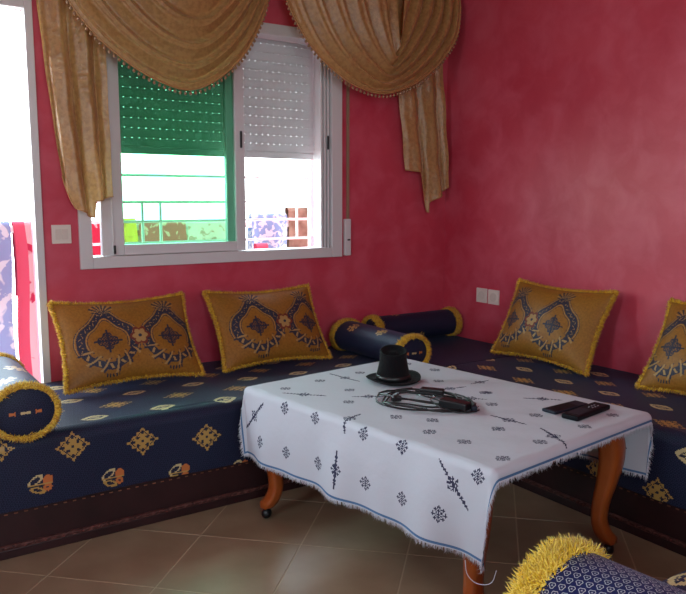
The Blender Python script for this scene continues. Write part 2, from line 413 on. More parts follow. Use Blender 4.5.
# ---- balcony
struct('floor_balcony', MB().box((-2.0, YB+TH, -.12), (4.2, 4.55, -.02)), M_out)
struct('balcony_sky_blocker', MB().box((-2.0, YB+TH, 2.72), (4.2, 4.55, 2.86)), M_out)  # unseen slab added to cut skylight on the laundry and into the room
br = thing('balcony_railing', 'white balcony railing behind the hanging laundry', 'railing', (0, 4.42, 0))
part('handrail', MB().tube([(-1.9, 0, 1.04), (4.1, 0, 1.04)], .02, 10), M_rail, br)
part('bottom_rail', MB().tube([(-1.9, 0, .08), (4.1, 0, .08)], .014, 8), M_rail, br)
for i in range(7): part('post', MB().tube([(-1.9+i, 0, -.02), (-1.9+i, 0, 1.04)], .018, 8), M_rail, br)

def pattern_mat(name, base, spot, scale, thr, extra=None):
    """printed cloth: rounded blotches of a second colour"""
    m = bpy.data.materials.new(name); m.use_nodes = True; nt = m.node_tree; b = nt.nodes['Principled BSDF']
    b.inputs['Roughness'].default_value = .85; b.inputs['Specular IOR Level'].default_value = .1
    t = nt.nodes.new('ShaderNodeTexCoord'); n = nt.nodes.new('ShaderNodeTexNoise'); n.inputs['Scale'].default_value = scale; n.inputs['Detail'].default_value = 2; n.inputs['Distortion'].default_value = .8
    nt.links.new(t.outputs['UV'], n.inputs['Vector'])
    r = nt.nodes.new('ShaderNodeMapRange'); r.inputs[1].default_value = thr; r.inputs[2].default_value = thr+.03
    x = nt.nodes.new('ShaderNodeMix'); x.data_type = 'RGBA'; x.inputs[6].default_value = base; x.inputs[7].default_value = spot
    nt.links.new(n.outputs[0], r.inputs[0]); nt.links.new(r.outputs[0], x.inputs[0]); nt.links.new(x.outputs[2], b.inputs['Base Color'])
    tr = nt.nodes.new('ShaderNodeBsdfTranslucent'); ms = nt.nodes.new('ShaderNodeMixShader'); ms.inputs[0].default_value = .06
    nt.links.new(x.outputs[2], tr.inputs[0]); nt.links.new(b.outputs[0], ms.inputs[1]); nt.links.new(tr.outputs[0], ms.inputs[2]); nt.links.new(ms.outputs[0], nt.nodes['Material Output'].inputs[0])
    return m
def laundry(name, label, cat, x0, x1, ztop, zbot, mats, mi_fn=None, wav=.012, seed=0, y0=4.42, back=.4, arch=0):
    """a cloth folded over the rail: front fall to zbot, back fall shorter"""
    nu, nv = max(8, int((x1-x0)/.012)), 70
    front = ztop-zbot; tot = front+.07+back
    s = np.linspace(0, 1, nu+1)[:, None]*np.ones((1, nv+1)); d = np.ones((nu+1, 1))*np.linspace(0, tot, nv+1)[None]
    r = .024
    y = np.where(d < front, -r, np.where(d > front+PI*r, r, -r*np.cos(np.clip((d-front)/r, 0, PI))))
    z = np.where(d < front, zbot+d, np.where(d > front+PI*r, ztop-(d-front-PI*r), ztop+r*np.sin(np.clip((d-front)/r, 0, PI))))
    wv = np.clip(np.abs(z-ztop)/.1, 0, 1)
    yy = y0+y+wv*wav*np.sin(s*(x1-x0)*26+seed)*np.where(y > 0, 1, 1)-np.where(d < front, wv*.012, -wv*.012)
    z = z - arch*(2*s-1)**2*0
    x = x0+(x1-x0)*s+.008*np.sin(z*7+seed)
    P = np.stack([x, yy, z], -1); uv = np.stack([(x1-x0)*s, d], -1)
    mi = None
    if mi_fn: mi = mi_fn((uv[:-1, :-1, 0]+uv[1:, 1:, 0])/2, (uv[:-1, :-1, 1]+uv[1:, 1:, 1])/2)
    o = link(name, grid_mesh(name, P, mats, mi, uv)); tag(o, label, cat, 'laundry hanging on the balcony railing'); return o
L_pink = pattern_mat('pink_floral', lin((172, 140, 145)), lin((150, 36, 64)), 9, .60)
L_red = pattern_mat('red_floral', lin((165, 40, 64)), lin((190, 160, 165)), 12, .62)
L_band = mat('red_band', lin((166, 62, 84)), .85)
L_blue = pattern_mat('blue_stripe', lin((112, 126, 158)), lin((166, 170, 178)), 10, .5)
L_yel = pattern_mat('yellow_print', lin((246, 226, 100)), lin((205, 180, 90)), 16, .55)
L_brown = pattern_mat('brown_print', lin((205, 134, 120)), lin((238, 214, 190)), 22, .58)
L_wflo = pattern_mat('white_floral', lin((238, 232, 222)), lin((205, 180, 160)), 18, .56)
L_bluf = pattern_mat('blue_floral', lin((104, 126, 158)), lin((170, 174, 180)), 26, .5)
L_rug = mat('brown_rug', lin((120, 100, 86)), .9, .1, noise=(14, lin((92, 72, 60)), .4, .65))
laundry('hanging_cloth', 'pale blue striped cloth hanging at far left beyond the balcony door', 'laundry', .30, .755, 1.06, .1, [L_blue], seed=1)
laundry('hanging_blanket', 'pink blanket with red flowers and a red border on the balcony railing', 'blanket', .775, 1.33, 1.06, .02, [L_pink, L_band, L_red],
        lambda u, v: np.where(u < .055, 1, np.where(u > .33, 2, 0)), seed=2)
laundry('hanging_cloth', 'yellow printed cloth on the railing, seen behind the green glass', 'laundry', 1.345, 1.465, 1.07, .55, [L_yel], seed=3)
laundry('hanging_cloth', 'reddish brown patterned cloth on the railing behind the green glass', 'laundry', 1.48, 1.775, 1.05, .5, [L_brown], seed=4)
laundry('hanging_cloth', 'white flowered cloth on the railing behind the green glass', 'laundry', 1.785, 2.05, 1.05, .5, [L_wflo], seed=5)
laundry('hanging_cloth', 'blue flowered cloth on the railing seen through the open window', 'laundry', 2.215, 2.48, 1.09, .5, [L_bluf], seed=6)
laundry('hanging_rug', 'brown rug hanging beside the blue cloth outside the open window', 'rug', 2.49, 2.70, 1.13, .45, [L_rug], seed=7)
laundry('hanging_cloth', 'small red cloth pinned low in front of the blue flowered cloth', 'laundry', 2.19, 2.27, .90, .6, [L_band], seed=8, y0=4.30, back=.1)
cl_ = thing('clothes_line', 'thin white clothes line strung low in front of the railing', 'clothes line', (0, 4.30, 0))
part('line', MB().tube([(2.12, 0, .868), (4.1, 0, .868)], .006, 6), M_rail, cl_)
for x in (2.12, 4.1): part('line_arm', MB().box((x-.01, -.01, .86), (x+.01, .12, .876)), M_rail, cl_)

# ------------------------------------------------------------------ switch and sockets
def plate(name, label, loc, rz, kind, group=None):
    t = thing(name, label, 'switch' if kind == 'sw' else 'socket', loc, rz, group)
    part('cover_plate', MB().box((-.040, -.009, -.040), (.040, 0, .040), .002), M_plate, t)
    if kind == 'sw':
        for s in (-1, 1): part('rocker', MB().box((-.026 if s < 0 else .001, -.012, -.022), (-.001 if s < 0 else .026, -.0088, .022), .001), M_plate2, t)
    else:
        b = MB(); b.lathe([(.001, .0012), (.019, .0012), (.021, .003), (.023, 0.003), (.024, 0)], 20)
        b.v = [(x, -.009-z, y) for x, y, z in b.v]; part('socket_ring', b, M_plate2, t)
        for s in (-1, 1): part('socket_hole', MB().tube([(s*.0095, -.0098, 0), (s*.0095, -.009, 0)], .0018, 8), M_black, t)
    return t
plate('light_switch', 'cream double light switch between balcony door and window', (.777, YB, 1.055), 0, 'sw')
plate('wall_socket', 'white wall socket nearer the room corner', (XR, 3.006, .673), -PI/2, 'so')
plate('wall_socket', 'white wall socket farther from the room corner', (XR, 2.914, .672), -PI/2, 'so')

# ------------------------------------------------------------------ curtains
rod = thing('curtain_rod', 'brass curtain rod above the window carrying the gold swags', 'curtain rod', (0, 0, 0))
part('pole', MB().tube([(.60, 3.22, 2.44), (2.92, 3.22, 2.44)], .014, 12), M_brass, rod)
for x in (.68, 1.76, 2.86): part('bracket', MB().box((x-.01, 3.225, 2.42), (x+.01, YB, 2.436)), M_brass, rod)

bead_me = MB().lathe([(.0008, .016), (.0012, .007), (.0045, .005), (.0068, 0), (.0052, -.005), (.0015, -.008)], 8).mesh('bead', M_bead, True)
def beads(curve, parent, spacing=.0235):
    d = np.r_[0, np.cumsum(np.linalg.norm(np.diff(curve, axis=0), axis=1))]
    for s in np.arange(spacing/2, d[-1], spacing):
        p = [np.interp(s, d, curve[:, k]) for k in range(3)]
        o = link('bead', bead_me, parent); o.location = (p[0], p[1], p[2]-.016)
def swag(name, label, hem, top, nf, y0, depth, amp, ph=0.0, skew=0.0):
    nu, nv = 150, 160
    Hc, Tc = spline(hem, nu+1), spline(top, nu+1)
    t = np.linspace(0, 1, nv+1)[None, :]; s = np.linspace(0, 1, nu+1)[:, None]
    e = t**.92
    x = Tc[:, :1]*(1-e)+Hc[:, :1]*e; z = Tc[:, 1:]*(1-e)+Hc[:, 1:]*e
    phase = 2*PI*(nf*t**1.15+ph+skew*(s-.5)+.10*np.sin(5*s+3*t))
    saw = np.sin(phase)+.35*np.sin(2*phase+.9)+.15*np.sin(3*phase+2*s)
    env = (.55+.45*np.abs(2*s-1)**.8)*np.clip((1-t)/.10, .12, 1)
    y = y0-depth*np.sin(PI*s)**.8*(.35+.65*t)-amp*saw*env
    z = z-.35*amp*np.cos(phase)*env*np.sin(PI*s)
    ends = np.clip(np.minimum(s, 1-s)/.06, 0, 1)
    y = 3.215+(y-3.215)*(.35+.65*ends)
    P = np.stack([x+0*t, y, z], -1); uv = np.stack([s*1.2+0*t, t*.8+0*s], -1)
    root = thing(name, label, 'curtain', (0, 0, 0), group='gold curtain drapes over the window')
    link('drape', grid_mesh('drape', P, [M_gold], None, uv), root)
    hemc = P[:, -1]
    part('hem_braid', MB().tube([tuple(p) for p in hemc], .0045, 6), M_goldtrim, root, True)
    beads(hemc, root); return root
swag('swag_curtain', 'gold bead-trimmed curtain swag hanging over the green window pane',
     [(.70, 2.43), (.775, 2.05), (.88, 1.88), (1.02, 1.765), (1.16, 1.695), (1.29, 1.672), (1.42, 1.725), (1.55, 1.84), (1.64, 1.98), (1.70, 2.13), (1.745, 2.43)],
     [(1.02, 2.43), (1.10, 2.36), (1.18, 2.25), (1.27, 2.14), (1.35, 2.10), (1.43, 2.12), (1.50, 2.2), (1.56, 2.28), (1.61, 2.35), (1.66, 2.41), (1.70, 2.43)],
     4.4, 3.17, .05, .023, .1, .5)
swag('swag_curtain', 'gold bead-trimmed curtain swag hanging over the right window jamb',
     [(1.765, 2.43), (1.78, 2.16), (1.87, 1.98), (1.99, 1.855), (2.15, 1.765), (2.33, 1.735), (2.50, 1.785), (2.64, 1.865), (2.76, 1.97), (2.86, 2.12), (2.89, 2.43)],
     [(2.44, 2.43), (2.442, 2.34), (2.445, 2.25), (2.448, 2.16), (2.452, 2.07), (2.46, 1.985), (2.468, 2.06), (2.475, 2.15), (2.48, 2.24), (2.485, 2.33), (2.49, 2.43)],
     5.2, 3.17, .05, .021, .35, -.5)
def tail(name, label, top, bot, zt, zb_pts, folds, amp, y0, ph):
    nu, nv = 140, 90
    s = np.linspace(0, 1, nu+1)[:, None]; t = np.linspace(0, 1, nv+1)[None, :]
    zb = np.interp(s[:, 0], [p[0] for p in zb_pts], [p[1] for p in zb_pts])[:, None]
    z = zt+(zb-zt)*t
    k = np.clip((zt-z)/(zt-min(p[1] for p in zb_pts)), 0, 1)
    xl = top[0]+(bot[0]-top[0])*k**1.5; xr = top[1]+(bot[1]-top[1])*k
    fold = np.sin(2*PI*folds*s+ph+.3*np.sin(z*5))
    x = xl+(xr-xl)*s+.010*np.cos(2*PI*folds*s+ph)*k
    y = y0+amp*(.5+.5*k)*(fold+.3*np.sin(4*PI*folds*s+ph*2))+.004*np.sin(z*23+s*9)
    P = np.stack([x, y, z], -1); uv = np.stack([s*.5+0*t, z], -1)
    root = thing(name, label, 'curtain', (0, 0, 0), group='gold curtain drapes over the window')
    link('drape', grid_mesh('drape', P, [M_gold], None, uv), root)
    part('hem_braid', MB().tube([tuple(p) for p in P[:, -1]], .003, 6), M_goldtrim, root, True)
    # gathered heading looped over the rod
    b = MB(); cx = (top[0]+top[1])/2
    b.tube([(top[0]+.02, 3.24, 2.44), (top[1]-.02, 3.24, 2.44)], .022, 12); part('heading', b, M_gold, root, True)
    return root
tail('curtain_tail', 'gold cascading curtain tail hanging left of the window by the switch', (.685, .965), (.79, .985), 2.44,
     [(0, 1.30), (.10, 1.24), (.22, 1.165), (.38, 1.14), (.60, 1.125), (.63, 1.195), (1, 1.215)], 2.6, .022, 3.255, .4)
tail('curtain_tail', 'gold curtain tail hanging beside the room corner', (2.50, 2.80), (2.64, 2.93), 2.44,
     [(0, 1.365), (.26, 1.355), (.27, 1.34), (.32, 1.25), (.42, 1.135), (.47, 1.13), (.5, 1.185), (1, 1.275)], 2.3, .022, 3.26, 1.7)

# ------------------------------------------------------------------ sofas
ZS, Z0 = .42, .17
def mattress_mesh(length, depth, k0, s_off, drift_sgn=1):
    """s runs along the sofa, t from the wall over the top and down the front"""
    r = .045; flat = depth-r; T = flat+PI/2*r+(ZS-Z0-r)
    nu, nv = int(length/.0045), int(T/.0045)
    s = np.linspace(0, length, nu+1)[:, None]*np.ones((1, nv+1)); t = np.ones((nu+1, 1))*np.linspace(0, T, nv+1)[None]
    a = np.clip((t-flat)/r, 0, PI/2)
    y = -np.where(t < flat, t, flat+r*np.sin(a)); z = ZS-r*(1-np.cos(a))-np.clip(t-flat-PI/2*r, 0, None)
    z = z+.004*np.sin(s*7.1+t*3)*np.clip((t)/.1, 0, 1)*(t < flat)
    y = y+.006*np.sin(s*9+1)*np.clip((t-flat)/.2, 0, 1)
    P = np.stack([s, y, z], -1); uv = np.stack([s, t], -1)
    sm = (s[:-1, :-1]+s[1:, 1:])/2+s_off; tm = (t[:-1, :-1]+t[1:, 1:])/2
    mi = motifs(sm, tm)
    return grid_mesh('mattress', P, [M_navy, M_ggold, M_gpale, M_orange], mi, uv)
def motifs(s, t):
    """woven ornaments: rows of scalloped lozenges and small tulips, repeating every 247 mm"""
    mi = np.zeros(s.shape, int); P = .247
    def rows(s0, t0, dr, w, h, typ):
        k = np.round((s-s0)/P); k = np.clip(k, -6, 12)
        kk = np.clip(k, -1.5, 3)
        dx = (s-s0-k*P)/w; dt = (t-t0-kk*dr)/h
        if typ == 0:      # scalloped lozenge with dark eyes
            rad = np.abs(dx)+np.abs(dt); sc_ = .09*np.cos(np.arctan2(dt, dx)*12)
            body = rad < 1+sc_
            eye = np.zeros_like(body)
            for ex, ey in ((0, .62), (0, -.62), (.62, 0), (-.62, 0), (.3, .3), (-.3, .3), (.3, -.3), (-.3, -.3), (0, 0)):
                q = np.hypot((dx-ex)*1.0, (dt-ey)*1.0); eye |= (q < .11)
            ring = (rad > .76) & (rad < .84); mi[body & ~eye & ~ring] = 1
        elif typ == 1:    # tulip lying on its side: outlined leaf, orange flower
            q = np.hypot((dx+.35)/.62, (dt+.35+.5*(dx+.35))/.38); mi[(q < 1) & (q > .62)] = 2
            q = np.hypot((dx+.2)/.6, (dt-.5-.3*(dx+.2))/.30); mi[(q < 1) & (q > .5)] = 1
            q = np.hypot((dx-.62)/.40, (dt+.28)/.42); mi[(q < 1)] = 3
            q = np.hypot((dx-.60)/.34, (dt-.38)/.34); mi[(q < 1) & (q > .3)] = 3
            mi[(np.abs(dt-.03) < .06) & (np.abs(dx) < .95)] = 1
        else:             # flat leaf bar
            q = np.abs(dx)**1.5+np.abs(dt)**1.2
            mi[(q < 1) & ~((q < .45) & (q > .3)) & ~((np.abs(dt+.25*dx) < .1) & (np.abs(dx) < .7))] = 2
    rows(.61, .775, .028, .056, .05, 0)
    rows(.496, .885, .032, .042, .04, 1)
    rows(.714, .635, .022, .050, .030, 2)
    rows(.83, .505, .022, .062, .042, 0)
    rows(.945, .375, .02, .05, .030, 2)
    rows(.82, .235, .02, .055, .042, 0)
    rows(.70, .115, .02, .05, .03, 2)
    return mi
def make_sofa(label, loc, rz, length, depth, s_off):
    root = thing('sofa', label, 'sofa', loc, rz, 'low banquette sofas around the room')
    link('mattress', mattress_mesh(length, depth, 0, s_off), root)
    e = MB().box((.002, -depth+.03, Z0+.01), (length-.002, -.004, ZS-.04), .01)
    part('mattress_core', e, M_navy, root)
    part('base', MB().box((.0, -depth+.022, .03), (length, -.004, Z0+.012), .004), M_base, root)
    part('plinth', MB().box((.0, -depth+.012, 0), (length, -.004, .032), .003), M_base, root)
    b = MB().box((0, -depth+.010, .032), (length, -depth+.024, .046), .002)
    part('moulding', b, M_base2, root)
    n = int(length/.032); b = MB()
    me = MB().box((-.0115, -.004, -.0045), (.0115, .004, .0045), .0015).mesh('carved_block', M_base2)
    for i in range(min(n, 140)):
        o = link('carved_block', me, root); o.location = (.016+i*.032, -depth+.0095, .041); o.rotation_euler = (0, .25*(-1)**i, 0)
    me2 = MB().box((-.006, -.002, -.002), (.006, .002, .002), .001).mesh('stud', M_stud)
    for i in range(min(n, 140)):
        o = link('stud', me2, root); o.location = (.016+i*.032, -depth+.021, .152)
    return root
# origin at the wall end, x runs along the sofa, -y is out into the room
make_sofa('long navy and gold sofa under the window', (-.62, YB-.006, 0), 0, 2.90, .73, -.62)
# right wall: x axis of the sofa runs along -y of the room
o = make_sofa('navy and gold sofa along the right wall', (XR-.006, YB-.738, 0), -PI/2, 1.95, .655, .46)
make_sofa('navy and gold sofa in the near right corner, mostly out of view', (2.26, .165, 0), PI, 1.50, .705, .10)
# corner seat filling the angle
cs = thing('sofa', 'navy corner seat joining the window sofa and right wall sofa', 'sofa', (0, 0, 0), group='low banquette sofas around the room')
part('mattress', MB().box((2.285, YB-.731, Z0), (XR-.004, YB-.004, ZS-.002), .02), M_navy, cs)
part('base', MB().box((2.29, YB-.71, 0), (XR-.004, YB-.004, Z0-.0), .002), M_base, cs)

# ------------------------------------------------------------------ pillows
def pillow_shape(u, v, Wp, Hp, T, side):
    x = Wp/2*u*(1-.075*(1-v*v)); z = Hp/2*v*(1-.13*(1-u*u))
    th = T*((1-np.abs(u)**2.6)*(1-np.abs(v)**2.6))**.55
    th = th+.004*np.sin(u*7+v*4)*(1-u*u)*(1-v*v)
    return x, side*th, z
def pillow_pattern(x, z, centres):
    """two onion-shaped medallions: dark leafy band between fine pale lines, latticed heart, crown of sprigs"""
    mi = np.zeros(x.shape, int)
    for cx in centres:
        dx = x-cx; dz = z+.022; an = np.arctan2(dz, dx); r = np.hypot(dx, dz*1.12); deg = np.degrees(an)
        dtop = np.abs(deg-90); dbot = np.minimum(np.abs(deg+90), 360-np.abs(deg+90))
        R = .127*(1+.34*np.exp(-(dtop/17)**2)-.07*np.exp(-((dtop-42)/16)**2)+.05*np.exp(-(dbot/20)**2))
        v = r/R; upper = deg > -20; upper |= deg < -160; low = ~upper
        band = (v > .71) & (v < .98)
        vein = (np.abs(v-.85-.05*np.sin(an*26)) < .014) & (np.sin(an*52) > -.5)
        mi[band] = 1; mi[band & vein & upper] = 2
        mi[((v > .67) & (v < .695)) | ((v > 1.01) & (v < 1.035))] = 2
        mi[(v > 1.035) & (v < 1.06)] = 1; mi[(v > .63) & (v < .65) & upper] = 1
        # lower part: overlapping leaves instead of a plain band
        w1 = np.sin(an*13+7*v); w2 = np.sin(an*13-7*v)
        leaf = low & (v > .62) & (v < 1.12)
        mi[leaf] = 0; mi[low & (v > .76) & (v < 1.0)] = 1; mi[leaf & (w1 > .0) & (w2 > -.3)] = 1; mi[leaf & (w1 > .86)] = 2; mi[low & (v > .80) & (v < .96) & (w2 < -.8)] = 2
        tip = low & (v > 1.12) & (v < 1.22) & (np.abs(dx) < .03) & (np.sin(dx*500) > 0); mi[tip] = 1
        # centre emblem
        q = np.abs(dx)/.052+np.abs(dz)/.044+.10*np.cos(an*8)
        lat = (np.sin((dx+dz)*520) > -.1) & (np.sin((dx-dz)*520) > -.1)
        mi[(q < 1)] = 0; mi[(q < 1) & ~lat] = 1; mi[(q < 1.0) & (q > .86)] = 1; mi[(q < .25)] = 1
        arm = ((np.abs(dz) < .004) & (np.abs(dx) < .058)) | ((np.abs(dx) < .004) & (np.abs(dz) < .052)); mi[arm] = 1
        # crown of sprigs over the point
        fz = z-.132; fr = np.hypot(dx/.050, fz/.026); fan = np.arctan2(fz+.02, dx)
        mi[(fr < 1) & (np.sin(fan*15) > .35)] = 1; mi[(fr < 1) & (np.sin(fan*15) < -.8)] = 2
    mxp = sum(centres)/2; dx = x-mxp; dz = z+.012; q = np.hypot(dx, dz); an = np.arctan2(dz, dx)
    pet = q < .030*(1+.45*np.abs(np.cos(an*3))); edge = q > .022*(1+.45*np.abs(np.cos(an*3)))
    mi[pet] = 2; mi[pet & edge] = 3; mi[q < .007] = 1
    return mi
def make_pillow(label, mtx, Wp, Hp, centres, T=.068):
    root = thing('cushion', label, 'cushion', group='gold brocade cushions on the sofas'); root.matrix_world = mtx
    nu, nv = 190, 130
    # denser near the rim so the roundness is kept
    uu = np.linspace(-1, 1, nu+1); vv = np.linspace(-1, 1, nv+1)
    U, V = np.meshgrid(uu, vv, indexing='ij')
    x, y, z = pillow_shape(U, V, Wp, Hp, T, -1)
    P = np.stack([x, y, z], -1); xm = (x[:-1, :-1]+x[1:, 1:])/2; zm = (z[:-1, :-1]+z[1:, 1:])/2
    link('front_panel', grid_mesh('front_panel', P, [M_pil, M_pnavy, M_ptan, M_pred], pillow_pattern(xm, zm, centres)), root)
    U2, V2 = np.meshgrid(np.linspace(1, -1, 41), np.linspace(-1, 1, 31), indexing='ij')
    x, y, z = pillow_shape(U2, V2, Wp, Hp, T, 1)
    link('back_panel', grid_mesh('back_panel', np.stack([x, y, z], -1), [M_pil]), root)
    # fringe around the seam
    n = 9000; q = rng.uniform(0, 2*(Wp+Hp), n); u = np.zeros(n); v = np.zeros(n)
    e = q < Wp; u[e] = q[e]/Wp*2-1; v[e] = -1
    e = (q >= Wp) & (q < Wp+Hp); u[e] = 1; v[e] = (q[e]-Wp)/Hp*2-1
    e = (q >= Wp+Hp) & (q < 2*Wp+Hp); u[e] = 1-(q[e]-Wp-Hp)/Wp*2; v[e] = 1
    e = q >= 2*Wp+Hp; u[e] = -1; v[e] = 1-(q[e]-2*Wp-Hp)/Hp*2
    x, y, z = pillow_shape(u, v, Wp, Hp, T, 0)
    nx = np.where(np.abs(u) >= 1, np.sign(u), 0)+.35*u**7; nz = np.where(np.abs(v) >= 1, np.sign(v), 0)+.35*v**7
    B = np.stack([x-nx*.005, rng.normal(0, .004, n), z-nz*.005], -1); D = np.stack([nx, rng.normal(0, .55, n), nz], -1)
    D /= np.linalg.norm(D, axis=1, keepdims=True); keep = (v > -.999) | (rng.uniform(0, 1, n) < .35)
    link('fringe', strands('fringe', B[keep], D[keep], .019, .0020, [M_fringe3, M_fringe1]), root)
    return root
def frame(origin, right, up):
    r = Vector(right).normalized(); u = Vector(up); u = (u-r*u.dot(r)).normalized(); n = u.cross(r)   # n = into the wall (+y local)
    m = Matrix((r, n, u)).transposed().to_4x4()
    m.translation = Vector(origin); return m
def lean(bl, br, tl, tr):
    bl, br, tl, tr = map(Vector, (bl, br, tl, tr)); return frame((bl+br+tl+tr)/4, (br-bl)+(tr-tl), (tl-bl)+(tr-br))
make_pillow('gold cushion with navy medallions leaning by the balcony door', lean((.685, 3.015, .437), (1.265, 3.02, .437), (.70, 3.24, .775), (1.295, 3.24, .775)), .585, .400, (-.105, .165))
make_pillow('gold cushion with navy medallions leaning under the window, right of the first', lean((1.345, 3.02, .437), (1.93, 3.02, .437), (1.395, 3.24, .775), (1.99, 3.24, .765)), .565, .400, (-.09, .19))
make_pillow('gold cushion with navy medallions on the right sofa near the sockets', lean((2.70, 2.675, .437), (2.69, 2.07, .437), (2.875, 2.685, .79), (2.875, 2.085, .785)), .585, .400, (-.20, .07))
make_pillow('gold cushion with navy medallions cut off by the right picture edge', lean((2.68, 1.80, .437), (2.67, 1.19, .437), (2.875, 1.87, .78), (2.875, 1.26, .78)), .585, .400, (-.175, .11))

# ------------------------------------------------------------------ bolsters
def make_bolster(label, p0, p1, rx, rz, near=False, nfr=7000, spots=(), flen=.021, ftone=None):
    """p0 = centre of the end facing the room, p1 = other end; local +x along the axis"""
    p0, p1 = Vector(p0), Vector(p1); d = (p1-p0); L = d.length
    root = thing('bolster', label, 'bolster', group='navy bolsters with yellow fringed ends')
    root.matrix_world = frame(p0, d, (0, 0, 1))
    nu, nv = int(L/.006), 150
    u = np.linspace(0, L, nu+1)[:, None]*np.ones((1, nv+1)); a = np.ones((nu+1, 1))*np.linspace(0, 2*PI, nv+1)[None]
    edge = np.minimum(u, L-u); k = np.where(edge < .03, 1-.10*(1-np.sqrt(np.clip(edge/.03, 0, 1)))**2, 1)
    sag = np.where(np.sin(a) < -.8, .94, 1)
    P = np.stack([u, rx*k*np.cos(a), rz*k*sag*np.sin(a)], -1)
    circ = 2*PI*(rx+rz)/2; uv = np.stack([u, a/(2*PI)*circ], -1)
    um = (u[:-1, :-1]+u[1:, 1:])/2; am = (a[:-1, :-1]+a[1:, 1:])/2; mi = np.zeros(um.shape, int)
    for su, sa, sz in spots:
        dx = (um-su)/sz; dt = (am-sa)*rx/sz; rad = np.hypot(dx, dt); an = np.arctan2(dt, dx)
        fl = (rad < 1+.15*np.cos(an*8)) & ~((rad > .5) & (rad < .62)) & ~((np.sin(an*4) > .8) & (rad > .3)); mi[fl] = 1
    link('cover', grid_mesh('cover', P, [M_navy_near if near else M_navy, M_ggold], mi, uv), root)
    # end panels, slightly domed, with a small woven ornament
    for end in (0, 1):
        n1, n2 = 24, 48
        r_ = np.linspace(0.0, 1, n1+1)[:, None]*np.ones((1, n2+1)); th = np.ones((n1+1, 1))*np.linspace(0, 2*PI, n2+1)[None]*(1 if end else -1)
        x = (L+.010*(1-r_**2)) if end else (-.010*(1-r_**2))
        y = rx*.90*r_*np.cos(th); z = rz*.90*r_*np.sin(th)
        Pm = np.stack([x+0*y, y, z], -1); ym = (y[:-1, :-1]+y[1:, 1:])/2; zm = (z[:-1, :-1]+z[1:, 1:])/2
        mi = np.zeros(ym.shape, int); mi[(np.abs(zm) < .006) & (np.abs(np.abs(ym)-.04) < .010)] = 3; mi[(np.abs(zm) < .004) & (np.abs(ym) < .014)] = 2
        link('end_panel', grid_mesh('end_panel', Pm, [M_navy, M_ggold, M_gpale, M_orange], mi, np.stack([y, z], -1)), root)
        n = nfr; th = rng.uniform(0, 2*PI, n); sg = 1 if end else -1
        out = np.stack([np.zeros(n), rx*np.cos(th), rz*np.sin(th)], -1); nd = np.stack([np.zeros(n), np.cos(th)/rx, np.sin(th)/rz], -1); nd /= np.linalg.norm(nd, axis=1, keepdims=True)
        B = out*(.90)+np.array([(L if end else 0), 0, 0])+np.stack([rng.uniform(-.022, .012, n)*sg, 0*th, 0*th], -1)
        mixd = rng.uniform(-.15, .95, n)[:, None]; D = nd*(1-.5*mixd)+np.array([sg, 0, 0])*mixd; D /= np.linalg.norm(D, axis=1, keepdims=True)
        low = np.sin(th) < -.75; D[low, 2] = np.maximum(D[low, 2], -.12); B[low, 2] = np.maximum(B[low, 2], -rz*.90); D /= np.linalg.norm(D, axis=1, keepdims=True)
        fl = flen
        link('fringe', strands('fringe', B, D, fl, .0016 if not near else .0017, ftone or [M_fringe1, M_fringe2, M_fringe3]), root)
    return root
FT = [M_fringe3, M_fringe1]
make_bolster('navy bolster lying at the left end of the window sofa by the balcony door', (.452, 2.535, .516), (.452, 3.10, .516), .103, .090, spots=((.12, 1.2, .035), (.3, 1.9, .04), (.45, 1.0, .035)))
make_bolster('navy bolster at the right end of the window sofa behind the black hat', (2.145, 2.63, .501), (2.15, 3.18, .501), .090, .078, spots=((.2, 2.5, .028), (.42, 2.4, .028), (.2, 1.2, .03), (.42, 1.0, .03)), ftone=FT)
make_bolster('navy bolster pushed into the room corner behind the other bolster', (2.345, 3.22, .498), (2.90, 3.22, .498), .080, .075, spots=((.28, 3.8, .028), (.15, 1.4, .03)), ftone=FT)
make_bolster('large navy chain-patterned bolster with bright yellow fringe in the foreground', (.905, .735, .538), (.95, .18, .538), .118, .116, near=True, nfr=20000, flen=.026, ftone=[M_fringe1, M_fringe2])

# ------------------------------------------------------------------ table
TZ = .50; TC = (1.70, 1.96); TA = math.radians(7); hx, hy = .400, .57
tb = thing('coffee_table', 'orange-brown wooden coffee table with curved legs under a white cloth', 'table', (TC[0], TC[1], 0), TA)
part('tabletop', MB().box((-hx+.004, -hy+.004, TZ-.024), (hx-.004, hy-.004, TZ), .006), M_wood, tb)
b = MB(); ax, ay = .350, .495
for s in (-1, 1):
    b.box((s*ax-.033, -ay, TZ-.085), (s*ax-.011, ay, TZ-.024)); b.box((-ax-.022, s*ay-.011, TZ-.085), (ax-.022, s*ay+.011, TZ-.024))
part('apron', b, M_wood, tb)
def leg_mb(sx_, sy_):
    """cabriole leg: knee outward, ankle inward, foot outward"""
    zz = [TZ-.024, .44, .39, .33, .26, .19, .13, .09, .065, .045]
    off = [-.012, -.008, .002, .004, -.006, -.020, -.024, -.014, .0, .008]
    wd = [.036, .038, .039, .036, .031, .026, .024, .026, .029, .022]
    c = spline(list(zip(off, zz, wd)), 34); b = MB(); n = 16; base = 0
    for o_, z_, w_ in c:
        cx, cy = sx_*(ax+o_*.8)-.022, sy_*(ay+o_*.8)
        for k in range(n):
            a = 2*PI*k/n+PI/8; rr = w_/max(abs(math.cos(a)), abs(math.sin(a)))**.72
            b.v.append((cx+rr*math.cos(a)*.92, cy+rr*math.sin(a)*.92, z_))
    m = len(c)
    for i in range(m-1):
        for k in range(n): b.f.append((i*n+k, (i+1)*n+k, (i+1)*n+(k+1) % n, i*n+(k+1) % n))
    b.f.append(tuple(range(n))); b.f.append(tuple((m-1)*n+k for k in reversed(range(n))))
    return b, (sx_*(ax+.008*.8)-.022, sy_*(ay+.008*.8))
